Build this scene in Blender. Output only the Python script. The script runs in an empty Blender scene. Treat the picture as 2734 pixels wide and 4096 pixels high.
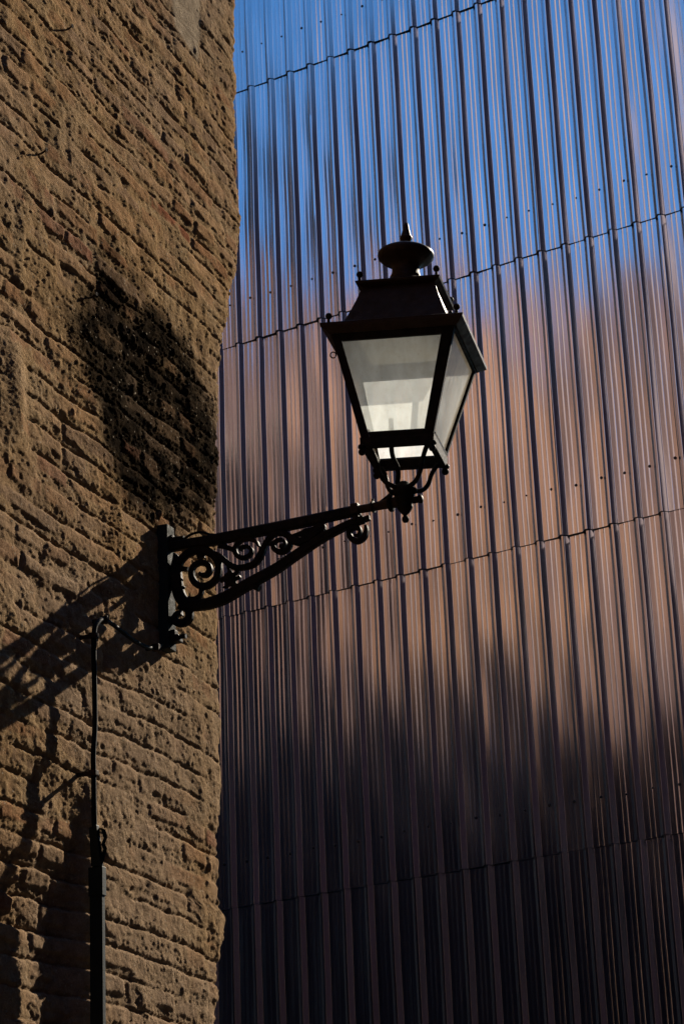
import bpy, bmesh, math
import numpy as np
from mathutils import Vector, Matrix

rng = np.random.default_rng(7)
BR_TOP = 15.0
scene = bpy.context.scene
COL = scene.collection
rad = math.radians
# main settings
TILT = .012
OPP_U0, OPP_U1, OPP_TOP = -47.0, 22.0, 19.6
SUNV = (35.5, 31.2)
SKYS = .108
EXPO = 0.65

# ------------------------------------------------------------------ frames
FOOT = Vector((-.61668, 7.97620, 0))           # plan point of the lamp's back plate
DW = Vector((math.sin(rad(21)), math.cos(rad(21)), 0))    # along the brick wall, away from camera
NW = Vector((math.cos(rad(21)), -math.sin(rad(21)), 0))   # out of the brick wall
def W3(u, h, z): return FOOT + DW*u + NW*h + Vector((0, 0, z))
PC = Vector((1.52523, 17.43341, 0))
EC = Vector((math.sin(rad(121)), math.cos(rad(121)), 0))  # along the cladding, to the right
NC = Vector((-.51504, -.85717, 0))                        # out of the cladding
def K3(t, d, z): return PC + EC*t + NC*d + Vector((0, 0, z))

# ------------------------------------------------------------------ object helpers
def link(name, me, mat=None, parent=None, origin=None):
    o = bpy.data.objects.new(name, me); COL.objects.link(o)
    if mat: me.materials.append(mat)
    org = Vector(origin) if origin is not None else (parent_origin(parent) if parent else Vector((0,0,0)))
    if origin is None and parent:
        me.transform(Matrix.Translation(-org))
        o.parent = parent
    elif origin is not None:
        me.transform(Matrix.Translation(-org)); o.location = org
    return o
def parent_origin(p):
    v = Vector((0,0,0))
    while p: v += p.location; p = p.parent
    return v
def tag(o, label=None, cat=None, group=None, kind=None):
    if label: o['label'] = label
    if cat: o['category'] = cat
    if group: o['group'] = group
    if kind: o['kind'] = kind
    return o
def thing(name, loc, label, cat, group=None):
    o = bpy.data.objects.new(name, None); COL.objects.link(o); o.location = loc
    o.empty_display_size = .1
    return tag(o, label, cat, group)
def bm_mesh(bm, smooth=False, name='m'):
    me = bpy.data.meshes.new(name); bmesh.ops.recalc_face_normals(bm, faces=bm.faces)
    bm.to_mesh(me); bm.free()
    if smooth: me.polygons.foreach_set('use_smooth', [True]*len(me.polygons))
    return me
def raw_mesh(verts, faces, smooth=False):
    me = bpy.data.meshes.new('m'); me.from_pydata([tuple(v) for v in verts], [], faces); me.update()
    if smooth: me.polygons.foreach_set('use_smooth', [True]*len(me.polygons))
    return me
def hexa(bm, c, bevel=0):
    """box from 8 corner points: bottom 4 ccw, top 4 ccw"""
    v = [bm.verts.new(p) for p in c]
    fs = [bm.faces.new([v[i] for i in f]) for f in ((3,2,1,0),(4,5,6,7),(0,1,5,4),(1,2,6,5),(2,3,7,6),(3,0,4,7))]
    if bevel:
        ed = list({e for f in fs for e in f.edges})
        bmesh.ops.bevel(bm, geom=ed, offset=bevel, segments=2, affect='EDGES', profile=.6)
def wbox(bm, u0,u1,h0,h1,z0,z1, bevel=0):
    hexa(bm, [W3(u0,h0,z0),W3(u1,h0,z0),W3(u1,h1,z0),W3(u0,h1,z0),W3(u0,h0,z1),W3(u1,h0,z1),W3(u1,h1,z1),W3(u0,h1,z1)], bevel)
def catmull(pts, n=6):
    P = [np.array(p, float) for p in pts]
    if len(P) < 3:
        return [P[0]+(P[-1]-P[0])*i/n for i in range(n+1)]
    P = [2*P[0]-P[1]] + P + [2*P[-1]-P[-2]]
    out = []
    for i in range(1, len(P)-2):
        a,b,c,d = P[i-1],P[i],P[i+1],P[i+2]
        for k in range(n):
            t = k/n
            out.append(.5*((2*b)+(-a+c)*t+(2*a-5*b+4*c-d)*t*t+(-a+3*b-3*c+d)*t**3))
    out.append(P[-2]); return out
def tube(bm, pts, radii, seg=12, n=6, caps=True):
    pr = [tuple(p)+(r,) for p, r in zip(pts, radii)]
    S = catmull(pr, n)
    rings = []; prev = None
    for i, s in enumerate(S):
        a = Vector(S[max(i-1,0)][:3]); b = Vector(S[min(i+1,len(S)-1)][:3]); t = (b-a).normalized()
        if prev is None:
            x = t.orthogonal().normalized()
        else:
            x = (prev - t*prev.dot(t)).normalized()
        prev = x; y = t.cross(x); c = Vector(s[:3]); r = max(s[3], 1e-4)
        rings.append([bm.verts.new(c + x*math.cos(2*math.pi*k/seg)*r + y*math.sin(2*math.pi*k/seg)*r) for k in range(seg)])
    for A, B in zip(rings, rings[1:]):
        for k in range(seg):
            bm.faces.new((A[k], A[(k+1)%seg], B[(k+1)%seg], B[k]))
    if caps:
        bm.faces.new(rings[0][::-1]); bm.faces.new(rings[-1])
def lathe(bm, prof, base, axis, seg=28):
    """prof: (r, height along axis)"""
    axis = axis.normalized(); x = axis.orthogonal().normalized(); y = axis.cross(x)
    rings = [[bm.verts.new(base + axis*h + (x*math.cos(2*math.pi*k/seg)+y*math.sin(2*math.pi*k/seg))*max(r,1e-4)) for k in range(seg)] for r, h in prof]
    for A, B in zip(rings, rings[1:]):
        for k in range(seg): bm.faces.new((A[k], A[(k+1)%seg], B[(k+1)%seg], B[k]))
    bm.faces.new(rings[0][::-1]); bm.faces.new(rings[-1])
def ball(bm, c, r, seg=16):
    prof = [(r*math.sin(math.pi*i/10), -r*math.cos(math.pi*i/10)) for i in range(11)]
    lathe(bm, prof, c, Vector((0,0,1)), seg)

# ------------------------------------------------------------------ numpy noise
def vnoise(x, y, seed=0):
    xi = np.floor(x).astype(np.int64); yi = np.floor(y).astype(np.int64)
    fx = x-xi; fy = y-yi; fx = fx*fx*fx*(fx*(fx*6-15)+10); fy = fy*fy*fy*(fy*(fy*6-15)+10)
    def g(ix, iy):
        n = (ix*374761393 + iy*668265263 + seed*1442695041) & 0xffffffff
        n = ((n ^ (n >> 13))*1274126177) & 0xffffffff
        n = ((n ^ (n >> 15))*2246822519) & 0xffffffff
        return ((n ^ (n >> 16)) & 0xffffff)/float(0xffffff)
    a = g(xi,yi); b = g(xi+1,yi); c = g(xi,yi+1); d = g(xi+1,yi+1)
    return (a*(1-fx)+b*fx)*(1-fy)+(c*(1-fx)+d*fx)*fy
def fbm(x, y, o=4, seed=0, gain=.5):
    s = 0; a = 1; t = 0
    for i in range(o):
        s = s + a*vnoise(x*2**i+13.7*i, y*2**i+7.1*i, seed+i*17); t += a; a *= gain
    return s/t
def sst(a, b, x):
    t = np.clip((x-a)/(b-a), 0, 1); return t*t*(3-2*t)
def hash1(a, seed=0):
    n = (a.astype(np.int64)*374761393 + seed*974634777) & 0xffffffff
    n = ((n ^ (n >> 13))*1274126177) & 0xffffffff
    n = ((n ^ (n >> 15))*2246822519) & 0xffffffff
    return ((n ^ (n >> 16)) & 0xffffff)/float(0xffffff)

# ------------------------------------------------------------------ material helpers
def mat(name):
    m = bpy.data.materials.new(name); m.use_nodes = True
    nt = m.node_tree; nt.nodes.clear()
    return m, nt
class NB:
    def __init__(s, nt): s.nt = nt
    def n(s, t, ins=None, **kw):
        nd = s.nt.nodes.new(t)
        for k, v in kw.items(): setattr(nd, k, v)
        for k, v in (ins or {}).items():
            if hasattr(v, 'is_output'): s.nt.links.new(v, nd.inputs[k])
            else: nd.inputs[k].default_value = v
        return nd
    def out(s, sh):
        o = s.n('ShaderNodeOutputMaterial'); s.nt.links.new(sh, o.inputs[0])
    def mix(s, f, a, b, mode='MIX'):
        nd = s.n('ShaderNodeMix', data_type='RGBA', blend_type=mode)
        for k, v in ((0, f), (6, a), (7, b)):
            if hasattr(v, 'is_output'): s.nt.links.new(v, nd.inputs[k])
            else: nd.inputs[k].default_value = v
        return nd.outputs[2]
    def ramp(s, f, stops):
        nd = s.n('ShaderNodeValToRGB'); cr = nd.color_ramp
        while len(cr.elements) < len(stops): cr.elements.new(.5)
        for e, (p, c) in zip(cr.elements, stops):
            e.position = p; e.color = (c, c, c, 1) if isinstance(c, (int, float)) else tuple(c)+(1,)
        s.nt.links.new(f, nd.inputs[0]); return nd.outputs[0]
    def math(s, op, a, b=0, c=0):
        nd = s.n('ShaderNodeMath', operation=op)
        for i, v in enumerate((a, b, c)):
            if hasattr(v, 'is_output'): s.nt.links.new(v, nd.inputs[i])
            else: nd.inputs[i].default_value = v
        return nd.outputs[0]
    def noise(s, vec, scale, detail=4, rough=.55, dist=0):
        return s.n('ShaderNodeTexNoise', {'Vector': vec, 'Scale': scale, 'Detail': detail, 'Roughness': rough, 'Distortion': dist}).outputs[0]

def brick_material():
    m, nt = mat('old_brick_and_mortar'); b = NB(nt)
    tc = b.n('ShaderNodeTexCoord').outputs['Object']
    br = b.n('ShaderNodeAttribute', attribute_name='brick').outputs['Fac']
    tn = b.n('ShaderNodeAttribute', attribute_name='tone').outputs['Fac']
    so = b.n('ShaderNodeAttribute', attribute_name='soot').outputs['Fac']
    ps = b.n('ShaderNodeAttribute', attribute_name='plaster').outputs['Fac']
    brick = b.ramp(tn, [(0, (.24,.085,.05)), (.12, (.29,.13,.075)), (.3, (.37,.215,.115)), (.6, (.47,.30,.165)), (1, (.31,.205,.13))])
    mort = b.ramp(b.noise(tc, 3.5, 6, .6), [(.3, (.28,.175,.092)), (.5, (.40,.268,.145)), (.7, (.35,.25,.15))])
    c = b.mix(br, mort, brick)
    c = b.mix(b.ramp(b.noise(tc, 1.1, 5, .6), [(.42, 0), (.62, .75)]), c, (.36,.265,.185,1))
    c = b.mix(ps, c, (.42,.34,.25,1))
    g = b.ramp(b.noise(tc, 26, 8, .65), [(.3, .62), (.7, 1.2)])
    c = b.mix(1, c, g, 'MULTIPLY')
    g2 = b.ramp(b.noise(tc, 190, 4, .6), [(.35, .75), (.65, 1.18)])
    c = b.mix(.8, c, g2, 'MULTIPLY')
    sn = b.ramp(b.noise(tc, 14, 6, .7), [(.40, 1), (.68, .86)])
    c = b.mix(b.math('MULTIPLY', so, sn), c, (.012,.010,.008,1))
    spk = b.n('ShaderNodeTexVoronoi', {'Vector': tc, 'Scale': 48.0, 'Randomness': 1.0})
    pm = b.math('MULTIPLY', b.ramp(spk.outputs['Distance'], [(.12, 1), (.20, 0)]), b.ramp(b.n('ShaderNodeSeparateColor', {0: spk.outputs['Color']}).outputs[0], [(.50, 0), (.54, 1)]))
    c = b.mix(b.math('MULTIPLY', pm, .75), c, (.42,.36,.28,1))
    rgh = b.math('SUBTRACT', .9, b.math('MULTIPLY', so, .1))
    h1 = b.noise(tc, 75, 8, .68); h2 = b.noise(tc, 330, 4, .6)
    vo = b.n('ShaderNodeTexVoronoi', {'Vector': tc, 'Scale': 95.0, 'Randomness': 1.0}).outputs['Distance']
    peb = b.math('MULTIPLY', b.ramp(vo, [(0, 1), (.28, 0)]), b.ramp(b.noise(tc, 7, 3), [(.45, 0), (.6, 1)]))
    hh = b.math('ADD', b.math('MULTIPLY', h1, 1.0), b.math('MULTIPLY', h2, .6))
    hh = b.math('ADD', hh, b.math('MULTIPLY', peb, .55))
    bp = b.n('ShaderNodeBump', {'Height': hh, 'Strength': 1.0, 'Distance': .0095})
    p = b.n('ShaderNodeBsdfPrincipled', {'Base Color': c, 'Roughness': rgh, 'Normal': bp.outputs[0], 'Specular IOR Level': 0.0})
    b.out(p.outputs[0]); return m

def iron_material(name='rusty_black_iron', col=(.008,.0075,.007), rust=.35, rough=.6, spec=.09):
    m, nt = mat(name); b = NB(nt)
    tc = b.n('ShaderNodeTexCoord').outputs['Object']
    f = b.ramp(b.noise(tc, 22, 7, .65), [(.45, 0), (.72, rust)])
    c = b.mix(f, tuple(col)+(1,), (.055,.030,.018,1))
    f2 = b.ramp(b.noise(tc, 160, 4, .6), [(.66, 0), (.74, .5)])
    c = b.mix(f2, c, (.10,.09,.075,1))
    bp = b.n('ShaderNodeBump', {'Height': b.noise(tc, 120, 6, .65), 'Strength': .5, 'Distance': .003})
    r = b.ramp(b.noise(tc, 40, 4), [(.3, rough-.12), (.7, rough+.2)])
    p = b.n('ShaderNodeBsdfPrincipled', {'Base Color': c, 'Roughness': r, 'Normal': bp.outputs[0], 'Specular IOR Level': spec})
    b.out(p.outputs[0]); return m

def cladding_material():
    m, nt = mat('coated_metal_sheet'); b = NB(nt)
    tc = b.n('ShaderNodeTexCoord').outputs['Object']
    mp = b.n('ShaderNodeMapping', {'Vector': tc, 'Scale': (3, 3, .25)}).outputs[0]
    # grime film
    g = b.ramp(b.noise(mp, 5, 6, .6), [(.35, .86), (.65, 1.0)])
    c = b.mix(1, (.84,.87,.92,1), g, 'MULTIPLY')
    r = b.ramp(b.noise(mp, 2.2, 5, .6), [(.3, .11), (.7, .17)])
    mp2 = b.n('ShaderNodeMapping', {'Vector': tc, 'Scale': (1, 1, .55)}).outputs[0]
    h = b.noise(mp2, 1.6, 2, .45)
    bp = b.n('ShaderNodeBump', {'Height': h, 'Strength': 1.0, 'Distance': CLAD_WAVE})
    bp2 = b.n('ShaderNodeBump', {'Height': b.noise(tc, 220, 3, .6), 'Strength': .25, 'Distance': .0006, 'Normal': bp.outputs[0]})
    p = b.n('ShaderNodeBsdfPrincipled', {'Base Color': c, 'Metallic': 1.0, 'Roughness': r, 'Normal': bp2.outputs[0]})
    b.out(p.outputs[0]); return m

def glass_material(dirt=.66, name='dusty_lantern_glass', tint=(.90,.96,1,1)):
    m, nt = mat(name); b = NB(nt)
    tc = b.n('ShaderNodeTexCoord').outputs['Object']
    mp = b.n('ShaderNodeMapping', {'Vector': tc, 'Scale': (1, 1, .22)}).outputs[0]
    d = b.ramp(b.noise(mp, 22, 7, .6), [(.3, dirt-.10), (.7, dirt+.10)])
    sp = b.ramp(b.noise(tc, 130, 3, .6), [(.66, 0), (.74, .6)])
    mot = b.ramp(b.noise(tc, 34, 6, .7), [(.45, 0), (.7, 1)])
    tr = b.n('ShaderNodeBsdfTransparent', {'Color': (.90,.92,.88,1)})
    tl = b.n('ShaderNodeBsdfTranslucent', {'Color': b.mix(b.math('MULTIPLY', mot, .25), b.mix(sp, tint, (.35,.28,.18,1)), (.55,.50,.40,1))})
    df = b.n('ShaderNodeBsdfDiffuse', {'Color': (.55,.52,.45,1)})
    ad = b.n('ShaderNodeMixShader', {0: .08, 1: tl.outputs[0], 2: df.outputs[0]})
    mx = b.n('ShaderNodeMixShader', {0: d, 1: tr.outputs[0], 2: ad.outputs[0]})
    gl = b.n('ShaderNodeBsdfGlossy', {'Color': (1,1,1,1), 'Roughness': .04})
    fr = b.n('ShaderNodeFresnel', {'IOR': 1.45})
    mx2 = b.n('ShaderNodeMixShader', {0: b.math('MULTIPLY', fr.outputs[0], .10), 1: mx.outputs[0], 2: gl.outputs[0]})
    b.out(mx2.outputs[0]); return m

def simple_material(name, col, rough=.8, scale=6, var=.25, bump=.004, metal=0, spec=.4):
    m, nt = mat(name); b = NB(nt)
    tc = b.n('ShaderNodeTexCoord').outputs['Object']
    n = b.noise(tc, scale, 7, .6)
    g = b.ramp(n, [(.3, 1-var), (.7, 1+var*.5)])
    c = b.mix(1, tuple(col)+(1,), g, 'MULTIPLY')
    bp = b.n('ShaderNodeBump', {'Height': b.noise(tc, scale*6, 6, .6), 'Strength': .6, 'Distance': bump})
    p = b.n('ShaderNodeBsdfPrincipled', {'Base Color': c, 'Roughness': rough, 'Metallic': metal, 'Normal': bp.outputs[0], 'Specular IOR Level': spec})
    b.out(p.outputs[0]); return m

def facade_material():
    """side facade: brick courses with lime render, coarse"""
    m, nt = mat('sunlit_brick_facade'); b = NB(nt)
    tc = b.n('ShaderNodeTexCoord').outputs['Object']
    rot = b.n('ShaderNodeMapping', {'Vector': tc, 'Rotation': (0, 0, 0)}).outputs[0]
    sx = b.n('ShaderNodeSeparateXYZ', {0: tc})
    ln = b.math('ADD', b.math('MULTIPLY', sx.outputs[0], -.934), b.math('MULTIPLY', sx.outputs[1], .358))
    cv = b.n('ShaderNodeCombineXYZ', {0: ln, 1: sx.outputs[2]}).outputs[0]
    bt = b.n('ShaderNodeTexBrick', {'Vector': cv, 'Color1': (.125,.070,.062,1), 'Color2': (.105,.064,.062,1), 'Mortar': (.14,.09,.082,1),
            'Scale': 1.0, 'Mortar Size': .02, 'Brick Width': .4, 'Row Height': .092})
    c = b.mix(b.ramp(b.noise(tc, .9, 6, .65), [(.42, 0), (.58, .85)]), bt.outputs[0], (.14,.09,.082,1))
    # ochre limewash on the middle house, worn through in places
    och = b.ramp(b.math('MULTIPLY', b.math('ADD', ln, b.math('MULTIPLY', b.math('SUBTRACT', b.noise(tc, .8, 5, .6), .5), 2.2)), .04), [(.095, 0), (.150, 1), (.225, 1), (.29, 0)])
    wear = b.ramp(b.noise(tc, 1.3, 6, .65), [(.40, .1), (.60, 1)])
    c = b.mix(b.math('MULTIPLY', och, wear), c, (.54,.28,.155,1))
    c = b.mix(1, c, b.ramp(b.noise(tc, .55, 5, .6), [(.36, .32), (.64, 1.2)]), 'MULTIPLY')
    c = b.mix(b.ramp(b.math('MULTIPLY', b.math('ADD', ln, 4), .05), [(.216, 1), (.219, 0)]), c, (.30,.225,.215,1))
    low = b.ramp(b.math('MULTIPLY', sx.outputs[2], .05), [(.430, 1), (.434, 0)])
    c = b.mix(low, c, (.038,.020,.020,1))  # shade of the lower storeys put into the colour
    bp = b.n('ShaderNodeBump', {'Height': bt.outputs[1], 'Strength': .5, 'Distance': .01})
    p = b.n('ShaderNodeBsdfPrincipled', {'Base Color': c, 'Roughness': .9, 'Normal': bp.outputs[0], 'Specular IOR Level': .2})
    b.out(p.outputs[0]); return m

CLAD_WAVE = .003
M_BRICK = brick_material()
M_IRON = iron_material()
M_RUST = iron_material('rust_brown_lantern_iron', (.026,.014,.009), .6, .5, .16)
M_PAINT = iron_material('dark_green_painted_iron', (.022,.030,.028), .2, .6, .03)
M_CLAD = cladding_material()
M_GLASS = glass_material()
M_GLASS2 = glass_material(.80, 'skylight_offset_glass', (1,.90,.74,1))  # same glass; warm tint in the colour cancels blue skylight on the right pane
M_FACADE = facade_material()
M_STONE = simple_material('limestone', (.40,.35,.28), .85, 4)
M_TILE = simple_material('clay_roof_tile', (.34,.15,.09), .85, 5)
M_CABLE = simple_material('black_cable_rubber', (.008,.008,.008), .6, 30, .2, .001, 0, .06)
M_TRUNK = simple_material('dark_green_metal_duct', (.010,.016,.014), .55, 25, .3, .001, 0, .12)
M_PLASTER = simple_material('grey_brown_render', (.15,.075,.08), .9, 2, .3)
M_CONC = simple_material('dark_building_core', (.10,.10,.10), .9, 2)
M_TAN = simple_material('tan_house_render', (.26,.185,.13), .9, 1.5, .35)
M_BLOCKER = simple_material('near_black_blocker', (.009,.011,.016), .8, 3, .3)  # near-black so the added blocks mirror dark even where the sun hits them
M_ASPH = simple_material('stone_paving', (.06,.055,.05), .85, 3)
M_SCREW = simple_material('dark_screw_head', (.02,.02,.022), .5, 60, .2, .0005)
M_REFL = simple_material('yellowed_reflector_enamel', (.52,.46,.34), .5, 12, .3, .001)
M_NAIL = iron_material('rusted_nail', (.03,.018,.012), .8, .7)
M_WIN = simple_material('dark_window_glass', (.02,.025,.03), .1, 4, .2, .0005)

# ------------------------------------------------------------------ brick building
PROF = [(0,.43),(2.6,.43),(2.885,.419),(2.992,.446),(3.065,.447),(3.159,.477),(3.223,.507),(3.26,.511),(3.284,.459),(3.355,.469),(3.418,.454),
 (3.574,.48),(3.639,.471),(3.764,.489),(3.818,.496),(3.989,.505),(4.1,.49),(4.273,.491),(4.509,.498),(4.713,.51),(4.905,.509),(5.036,.517),
 (5.109,.541),(5.212,.551),(5.333,.574),(5.441,.593),(5.542,.623),(5.623,.657),(5.7,.674),(5.766,.711),(5.832,.72),(5.883,.765),(5.954,.80),
 (6.13,.807),(6.27,.799),(6.454,.803),(6.562,.797),(6.793,.807),(7.18,.814),(16.5,.82)]
PZ = np.array([p[0] for p in PROF]); PU = np.array([p[1] for p in PROF])
H0 = -.030
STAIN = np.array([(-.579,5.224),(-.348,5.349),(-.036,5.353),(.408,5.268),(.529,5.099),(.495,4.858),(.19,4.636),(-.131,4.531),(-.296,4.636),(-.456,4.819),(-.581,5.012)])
PLAST = np.array([(.185,6.818),(.185,7.3),(.455,7.3),(.455,6.973),(.445,6.785),(.419,6.66),(.201,6.708)])
def poly_sd(u, z, P):
    """approx signed distance, + inside"""
    inside = np.zeros(u.shape, bool); d = np.full(u.shape, 9.)
    n = len(P)
    for i in range(n):
        x0,y0 = P[i]; x1,y1 = P[(i+1)%n]
        cond = ((y0 > z) != (y1 > z)) & (u < (x1-x0)*(z-y0)/((y1-y0)+1e-12)+x0)
        inside ^= cond
        ex,ey = x1-x0,y1-y0; t = np.clip(((u-x0)*ex+(z-y0)*ey)/(ex*ex+ey*ey), 0, 1)
        d = np.minimum(d, np.hypot(u-x0-t*ex, z-y0-t*ey))
    return np.where(inside, d, -d)

def wall_field(u, z):
    wz = z + .018*(fbm(u*1.3, z*1.3, 3, 5)-.5)*2 + .010*(fbm(u*6, z*6, 3, 9)-.5)*2
    wu = u + .016*(fbm(u*7, z*7, 3, 21)-.5)*2
    RH = .089
    row = np.floor(wz/RH); fz = wz/RH-row
    off = hash1(row, 3)*.4
    L = .30+.12*hash1(row, 8)
    cx = (wu+off)/L; cell = np.floor(cx); fx = cx-cell
    bid = row*977+cell*131
    r1 = hash1(bid, 1); r2 = hash1(bid, 2); r3 = hash1(bid, 4)
    # some cells are split into two headers
    split = (r3 > .68); half = split & (fx > .5)
    bid = bid + np.where(half, 53, 0); r1 = hash1(bid, 1); r2 = hash1(bid, 2); r4 = hash1(bid, 6)
    lx = np.where(split, (fx % .5)*L, fx*L); bl = np.where(split, .5*L, L)
    bh = .046+.014*hash1(bid, 11)
    ex = np.minimum(lx-.010, bl-.010-lx); ez = np.minimum(fz*RH-(RH-bh)*.5, (RH+bh)*.5-fz*RH)
    n1 = fbm(u*38, z*38, 4, 31, .6)-.5
    e = np.minimum(ex, ez) + n1*.006 + .007*(fbm(u*11, z*11, 3, 35)-.5)*2
    mask = sst(-.002, .006, e)
    tilt = (ez*.18*(r4-.5)+ (lx/bl-.5)*.012*(r2-.5))
    bhgt = .001 + .013*r1 + tilt + .004*n1*2 + .006*(fbm(u*9+r1*9, z*14, 4, 36, .6)-.5)*2
    gone = (r4 > .86); bhgt = np.where(gone, bhgt-.009, bhgt)
    cover = fbm(u*1.9, z*2.6, 5, 41, .6)
    mlev = -.006 + .024*sst(.36, .62, cover) + .008*(fbm(u*17, z*17, 4, 47, .6)-.5)*2 + .008*(fbm(u*6, z*9, 3, 77)-.5)*2
    # smeared mortar ridges running down the wall
    smear = fbm(u*22+.8*fbm(u*3, z*3, 2, 5), z*5, 4, 61, .6)
    mlev = mlev + .009*(smear-.5)*2
    hb = mlev*(1-mask)+bhgt*mask
    k = sst(-.006, .008, mlev-.004-bhgt)
    h = np.where(mlev-.004 > bhgt, hb*(1-k)+(mlev-.004)*k, hb)
    vis = mask*(1-k)
    # dark open joints along some bed lines
    jn = fbm(u*2.7, row*7.3, 3, 91)
    jd = np.exp(-((fz*RH-(RH+bh)*.5-.002-n1*.004)/.0045)**2)*sst(.36, .50, jn)
    h = h - .020*jd
    pz = fbm(u*4.5, z*4.5, 3, 71)
    pit = sst(.80, .92, fbm(u*26, z*26, 3, 73)); h = h - .010*pit*sst(.45,.6,pz)
    h = h + .030*(fbm(u*.9, z*.9, 3, 81)-.5)*2
    h = h + .0055*(fbm(u*80, z*80, 4, 83, .7)-.5)*2*(1.25-.75*mask)
    # trowel drag, crumbled skin and grain at the scale the raking sun picks out
    wr = fbm(u*16+2*fbm(u*4, z*4, 2, 3), z*30, 5, 201, .62)
    h = h + .0048*(wr-.5)*2*(1.1-.35*mask)
    h = h + .0026*(fbm(u*34, z*52, 4, 203, .65)-.5)*2*(1.15-.45*mask)
    # upper part: more heavily smeared with long trowelled ridges
    up = sst(5.0, 6.4, z)
    ridge = fbm(u*5+z*2.2, z*9-u*1.5, 5, 95, .6)
    h = h + up*.026*(ridge-.5)*2
    ps = sst(-.01, .02, poly_sd(u, z, PLAST)+.02*n1)
    h = h*(1-ps*.85)+ps*(.010+.003*(fbm(u*20, z*9, 3, 99)-.5))
    # smooth lump of mortar
    lu, lz = u+1.055, z-4.69
    lump = np.exp(-(lu/.085)**4-(lz/.17)**4)
    h = h*(1-.9*lump)+lump*(.034+.009*np.sin(lu*38+lz*6+2*fbm(z*3,u*2,2,8))+.008*fbm(u*9,z*6,2,7))
    # combed patch beside the back plate
    cu, cz = (u-.25), (z-4.09)
    comb = sst(0,.02,.085-np.abs(cu))*sst(0,.03,.13-np.abs(cz))
    h = h*(1-.7*comb) + comb*(.012+.006*(fbm(u*70, z*5, 3, 7)-.5)*2)
    tone = np.clip(.15+.85*r2 + .25*n1, 0, 1); tone = np.where(hash1(bid, 15) > .95, tone*.18, np.maximum(tone,.26))
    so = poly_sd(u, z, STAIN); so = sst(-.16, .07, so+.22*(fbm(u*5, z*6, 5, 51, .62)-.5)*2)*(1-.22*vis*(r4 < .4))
    h = h*(.44-.08*up)
    h = h - .040*sst(3.35, 3.0, z)*sst(-.50, -.68, u) - .02*sst(-.52,-.60,u)*sst(3.7,3.4,z)
    lim = .004-H0-.012*np.exp(-((u+.3)/.35)**2-((z-4.1)/.3)**2)
    h = np.where(h > lim*.6, lim*.6+(h-lim*.6)*.3, h)
    return H0+h, vis, tone, so, np.maximum(ps, .0)

def grid_axis(segs):
    out = []
    for a, b, st in segs:
        n = max(1, int(round((b-a)/st))); out += list(np.linspace(a, b, n, endpoint=False))
    out.append(segs[-1][1]); return np.array(out)

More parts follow.
